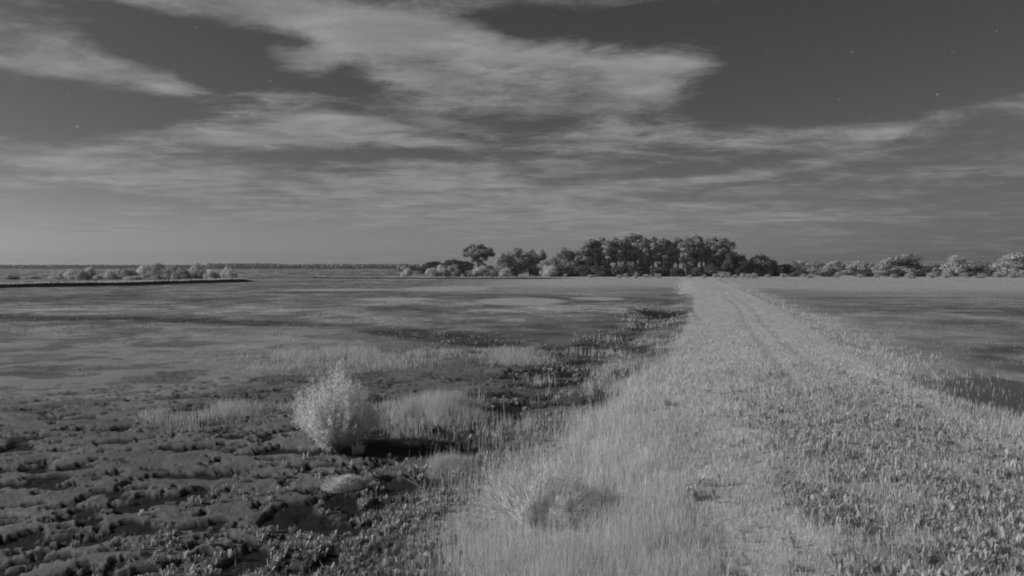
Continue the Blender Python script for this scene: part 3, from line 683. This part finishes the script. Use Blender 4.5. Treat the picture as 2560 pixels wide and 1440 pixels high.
# bushes on the left island behind the bank
ISL = [(30, 686, 40, 'greybush'), (82, 688, 34, 'bush'), (150, 676, 44, 'bush'), (178, 672, 46, 'bush'), (205, 674, 34, 'greybush'), (224, 666, 28, 'bush'), (258, 684, 44, 'bush'), (284, 672, 40, 'bush'), (318, 668, 44, 'greybush'), (346, 664, 46, 'bush'), (372, 658, 56, 'bush'), (402, 655, 54, 'greybush'), (432, 660, 48, 'greybush'), (456, 668, 44, 'greybush'), (491, 654, 32, 'bush'), (500, 672, 40, 'greybush'), (530, 672, 40, 'bush'), (572, 664, 36, 'bush'), (330, 688, 40, 'bush'), (415, 684, 16, 'bush'), (395, 686, 44, 'greybush')]
for i, (px, top, w_, kd) in enumerate(ISL):
    tallone = {14: 'tall narrow bush sticking out of the left bush row', 17: 'round bush at the right end of the left bush row', 11: 'tallest broad bush in the middle of the left bush row', 0: 'low grey bush at the left edge of the photo', 19: 'small bright bush on the lip of the dark bank', 18: 'low bright bush before the left bush row', 20: 'low grey bush before the tallest of the left row'}
    lab = tallone.get(i, '%s bush behind the dark bank, %s in the row from the left' % ('pale' if kd == 'bush' else 'grey', ORD[i]))
    plant('round_bush', kd, px, top, w_, 290 - px * .03 + (i * 17) % 22 - (30 if i > 17 else 0), lab, 'bush', 'bushes behind the dark bank', 'stems', 'foliage')

# far woods: masses on the horizon
def far_wood(name, spec, label):
    Vs = []
    for (x0, x1, top, D_, depth) in spec:
        wid = (x1 - x0) / F * D_; n = max(8, int(wid / 1.6))
        for i in range(n):
            px = x0 + (x1 - x0) * (i + R.random()) / n; DD = D_ + R.uniform(0, depth)
            ztop = CAMZ + pdir(px, top + R.uniform(-1.0, 1.6)).z / pdir(px, top).y * DD
            x_ = (px - 1280) / F * DD; zz = max(2.5, ztop)
            k = 36; d = RNG.normal(0, 1, (k, 3)); d /= np.linalg.norm(d, axis=1)[:, None]
            p = np.array([x_, DD, zz * .48]) + d * np.array([5.5, 5.5, zz * .52]) * RNG.uniform(.6, 1.0, (k, 1))
            a = RNG.normal(0, 1, (k, 3)); a /= np.linalg.norm(a, axis=1)[:, None]; b = np.cross(a, d); b /= np.linalg.norm(b, axis=1)[:, None] + 1e-6
            sz = RNG.uniform(1.2, 2.4, (k, 1)); a = np.cross(d, b)
            Vs.append(np.stack([p - a * sz, p + b * sz, p + a * sz, p - b * sz], 1).reshape(-1, 3))
    Vv = np.concatenate(Vs); T = np.arange(len(Vv)).reshape(-1, 4)
    tag(link(name, mesh_np(name, Vv, T, MAT_FAR)), label, 'woods', kind='stuff')
far_wood('far_woods', [(-900, 560, 661.5, 1900, 60), (520, 700, 657.5, 1750, 60), (690, 800, 660, 1750, 60), (780, 1020, 659.5, 1750, 60)], 'dark wood along the far left horizon')
far_wood('far_woods', [(1000, 1120, 660, 900, 40), (1930, 3400, 661, 700, 60)], 'grey wood along the horizon behind the right-hand trees')

# ------------------------------------------------------------------ foreground plants
def plume_shrub(name, px, py, hgt, wid, nst, label, leafk, seed, leafmat, upright=.6, group=None, size=(.05, .011), flare=.38):
    r = np.random.default_rng(seed); x0, y0 = pg(px, py); z0 = gzs(x0, y0)
    root = tag(empty(name, (x0, y0, z0)), label, 'weed' if name == 'weed_plant' else 'shrub', group)
    st, lv = [], []
    for i in range(nst):
        a = r.uniform(0, 6.283); k = r.random() ** .5
        L = hgt * (1 - flare * k ** 2.2) * r.uniform(.70, 1.0) * (1 + .22 * math.sin(3 * a + seed) * (1 - k) + .14 * math.sin(7 * a + 2 * seed))
        out = wid * .5 * k
        b = np.array([math.cos(a) * .12 * k, math.sin(a) * .12 * k, -.05])
        tip = np.array([math.cos(a) * out, math.sin(a) * out, L * (1 - .25 * k * (1 - upright))])
        mid = b * .5 + tip * np.array([.62, .62, .5])
        pts = [b, mid, tip]
        if i % 2 == 0: st.append(tube([b, mid, tip * .97], [.012, .008, .003], 3))
        m = leafk; q = r.uniform(.05, 1.0, m) ** .8
        P = (1 - q)[:, None] ** 2 * b + 2 * (q * (1 - q))[:, None] * mid * 1.0 + (q ** 2)[:, None] * tip
        P = P + r.normal(0, .05 * wid / 1.8, (m, 3)) * (1.1 - .7 * q)[:, None]
        d = (tip - mid); d /= np.linalg.norm(d); d = d + r.normal(0, .45, (m, 3)); d /= np.linalg.norm(d, axis=1)[:, None]
        sd_ = np.cross(d, r.normal(0, 1, (m, 3))); sd_ /= np.linalg.norm(sd_, axis=1)[:, None]
        ln = size[0] * r.uniform(.7, 1.6, m)[:, None]; w = size[1] * r.uniform(.7, 1.4, m)[:, None]
        lv.append(np.stack([P, P + d * ln * .5 + sd_ * w, P + d * ln, P + d * ln * .5 - sd_ * w], 1).reshape(-1, 3))
    tv, tt = join(st); link('stems', mesh_np('stems', tv, tt, MAT_STEM), root)
    V_ = np.concatenate(lv); T_ = np.arange(len(V_)).reshape(-1, 4); link('foliage', mesh_np('foliage', V_, T_, leafmat), root)
    return root
plume_shrub('plume_shrub', 838, 1118, 2.25, 2.45, 400, 'large pale feathery shrub on the mud casting a black shadow', 170, 11, MAT_SHRUB, .85, size=(.06, .0052), flare=.55)
plume_shrub('plume_shrub', 1335, 1312, 1.15, 2.5, 120, 'soft low pale shrub in the tall grass near the bottom edge', 90, 12, MAT_SHRUB, .7, size=(.15, .005), flare=.55)
plume_shrub('weed_plant', 1728, 1300, .27, .28, 26, 'small bright upright weed on the pale left half of the track', 34, 13, MAT_STRAW, .7, size=(.05, .016))
plume_shrub('weed_plant', 1668, 1045, .27, .30, 22, 'small pale weed at the left edge of the track', 34, 14, MAT_STRAW, .7, size=(.05, .016))
plume_shrub('weed_plant', 896, 1128, .30, .34, 20, 'tiny pale weed in the black shadow of the large shrub', 30, 15, MAT_STRAW, .7, size=(.05, .016))

# bleached mound of matted grass on the mud
x0, y0 = pg(848, 1208); z0 = gzs(x0, y0)
root = tag(empty('straw_mound', (x0, y0, z0 - .06), .12), 'bright bleached mound of matted grass lying on the mud', 'grass mound')
nu, nv = 40, 14; Vv = []
for j in range(nv + 1):
    q = j / nv
    for i in range(nu):
        a = 2 * math.pi * i / nu; rr = math.sin(q * math.pi / 2)
        lump = 1 + .22 * (float(vnoise(np.array([math.cos(a) * 1.6 + 5]), np.array([math.sin(a) * 1.6 + 5 + q]), 171)[0]) - .5) * 2
        Vv.append((.56 * rr * lump * math.cos(a), .33 * rr * lump * math.sin(a), .19 * math.cos(q * math.pi / 2) ** .9 * (1 + .25 * math.cos(a)) * 1.25 - .06))
Q_ = [(j * nu + i, (j + 1) * nu + i, (j + 1) * nu + (i + 1) % nu, j * nu + (i + 1) % nu) for j in range(nv) for i in range(nu)]
link('mat', mesh_np('mat', np.array(Vv), np.array(Q_), MAT_STRAW, True), root)
n = 1500; a = RNG.uniform(0, 6.283, n); rr = np.sqrt(RNG.random(n)); hz = .19 * np.sqrt(np.maximum(0, 1 - rr ** 2)) * (1 + .25 * np.cos(a)) * 1.25 - .04
v, t = blades(.56 * rr * np.cos(a), .33 * rr * np.sin(a), hz, RNG.uniform(.07, .16, n), np.full(n, .016), .5, 1, az=a, leanv=RNG.uniform(.6, 1.3, n))
link('straw', mesh_np('straw', v, t, MAT_STRAW), root)

# fallen reed stems and thin dead stalks
def reed(p0, p1, label, group, rad_=.012):
    a = np.array(p0); b = np.array(p1); m = (a + b) / 2 + np.array([0, 0, .02])
    root = tag(empty('reed_stem', tuple(a)), label, 'reed', group)
    tv, tt = tube([a - a, m - a, b - a], [rad_, rad_ * .9, rad_ * .4], 5); link('stalk', mesh_np('stalk', tv, tt, MAT_STRAW, True), root)
    P = np.repeat((b - a)[None, :] * .8, 5, 0) + RNG.normal(0, .01, (5, 3))
    v, t = blades(P[:, 0], P[:, 1], P[:, 2], np.full(5, .12), np.full(5, .012), .5, 1); link('leaf', mesh_np('leaf', v, t, MAT_STRAW), root)
def gp(px, py, dz=0.0):
    x_, y_ = pg(px, py); return (x_, y_, gzs(x_, y_) + dz)
reed(gp(1046, 1196, -.02), (gp(1046, 1196)[0] - .32, gp(1046, 1196)[1] + .05, gp(1046, 1196)[2] + .30), 'short pale reed stem leaning left, upper of the two on the mud', 'leaning reed stems')
reed(gp(1058, 1206, -.02), (gp(1058, 1206)[0] - .72, gp(1058, 1206)[1] + .05, gp(1058, 1206)[2] + .36), 'long thin reed stem leaning left, lower of the two on the mud', 'leaning reed stems')
reed(gp(1262, 1040, -.02), (gp(1262, 1040)[0] - .06, gp(1262, 1040)[1], gp(1262, 1040)[2] + .85), 'thin dead stalk standing beside the ditch', None)
# thin stake with a short crossbar far out in the grass
p = gp(1068, 912)
root = tag(empty('marker_stake', p), 'thin dark stake with a short crossbar in the distant grass', 'stake')
tv, tt = tube([(0, 0, -.1), (0, 0, .35), (0, 0, .78)], [.022, .02, .018], 6); link('post', mesh_np('post', tv, tt, MAT_BARK), root)
tv, tt = tube([(-.16, 0, .76), (0, 0, .765), (.16, 0, .76)], [.018, .018, .018], 6); link('crossbar', mesh_np('crossbar', tv, tt, MAT_BARK), root)

# ------------------------------------------------------------------ night haze: one closed box of thin air round the whole marsh
hb = np.array([(x_, y_, z_) for x_ in (-7100, 7100) for y_ in (-7100, 7100) for z_ in (-1.6, 29.0)], float)
hq = np.array([(0, 1, 3, 2), (4, 6, 7, 5), (0, 4, 5, 1), (2, 3, 7, 6), (0, 2, 6, 4), (1, 5, 7, 3)])
hm = bpy.data.materials.new('haze'); hm.use_nodes = True; t = hm.node_tree; t.nodes.clear()
ho = N(t, 'ShaderNodeOutputMaterial'); pv = N(t, 'ShaderNodeVolumePrincipled')
pv.inputs['Color'].default_value = (.9, .9, .9, 1); pv.inputs['Density'].default_value = 0.0001; pv.inputs['Anisotropy'].default_value = .2
t.links.new(pv.outputs[0], ho.inputs['Volume'])
tag(link('haze', mesh_np('haze', hb, hq, hm)), 'thin pale haze lying over the marsh', 'haze', kind='stuff')
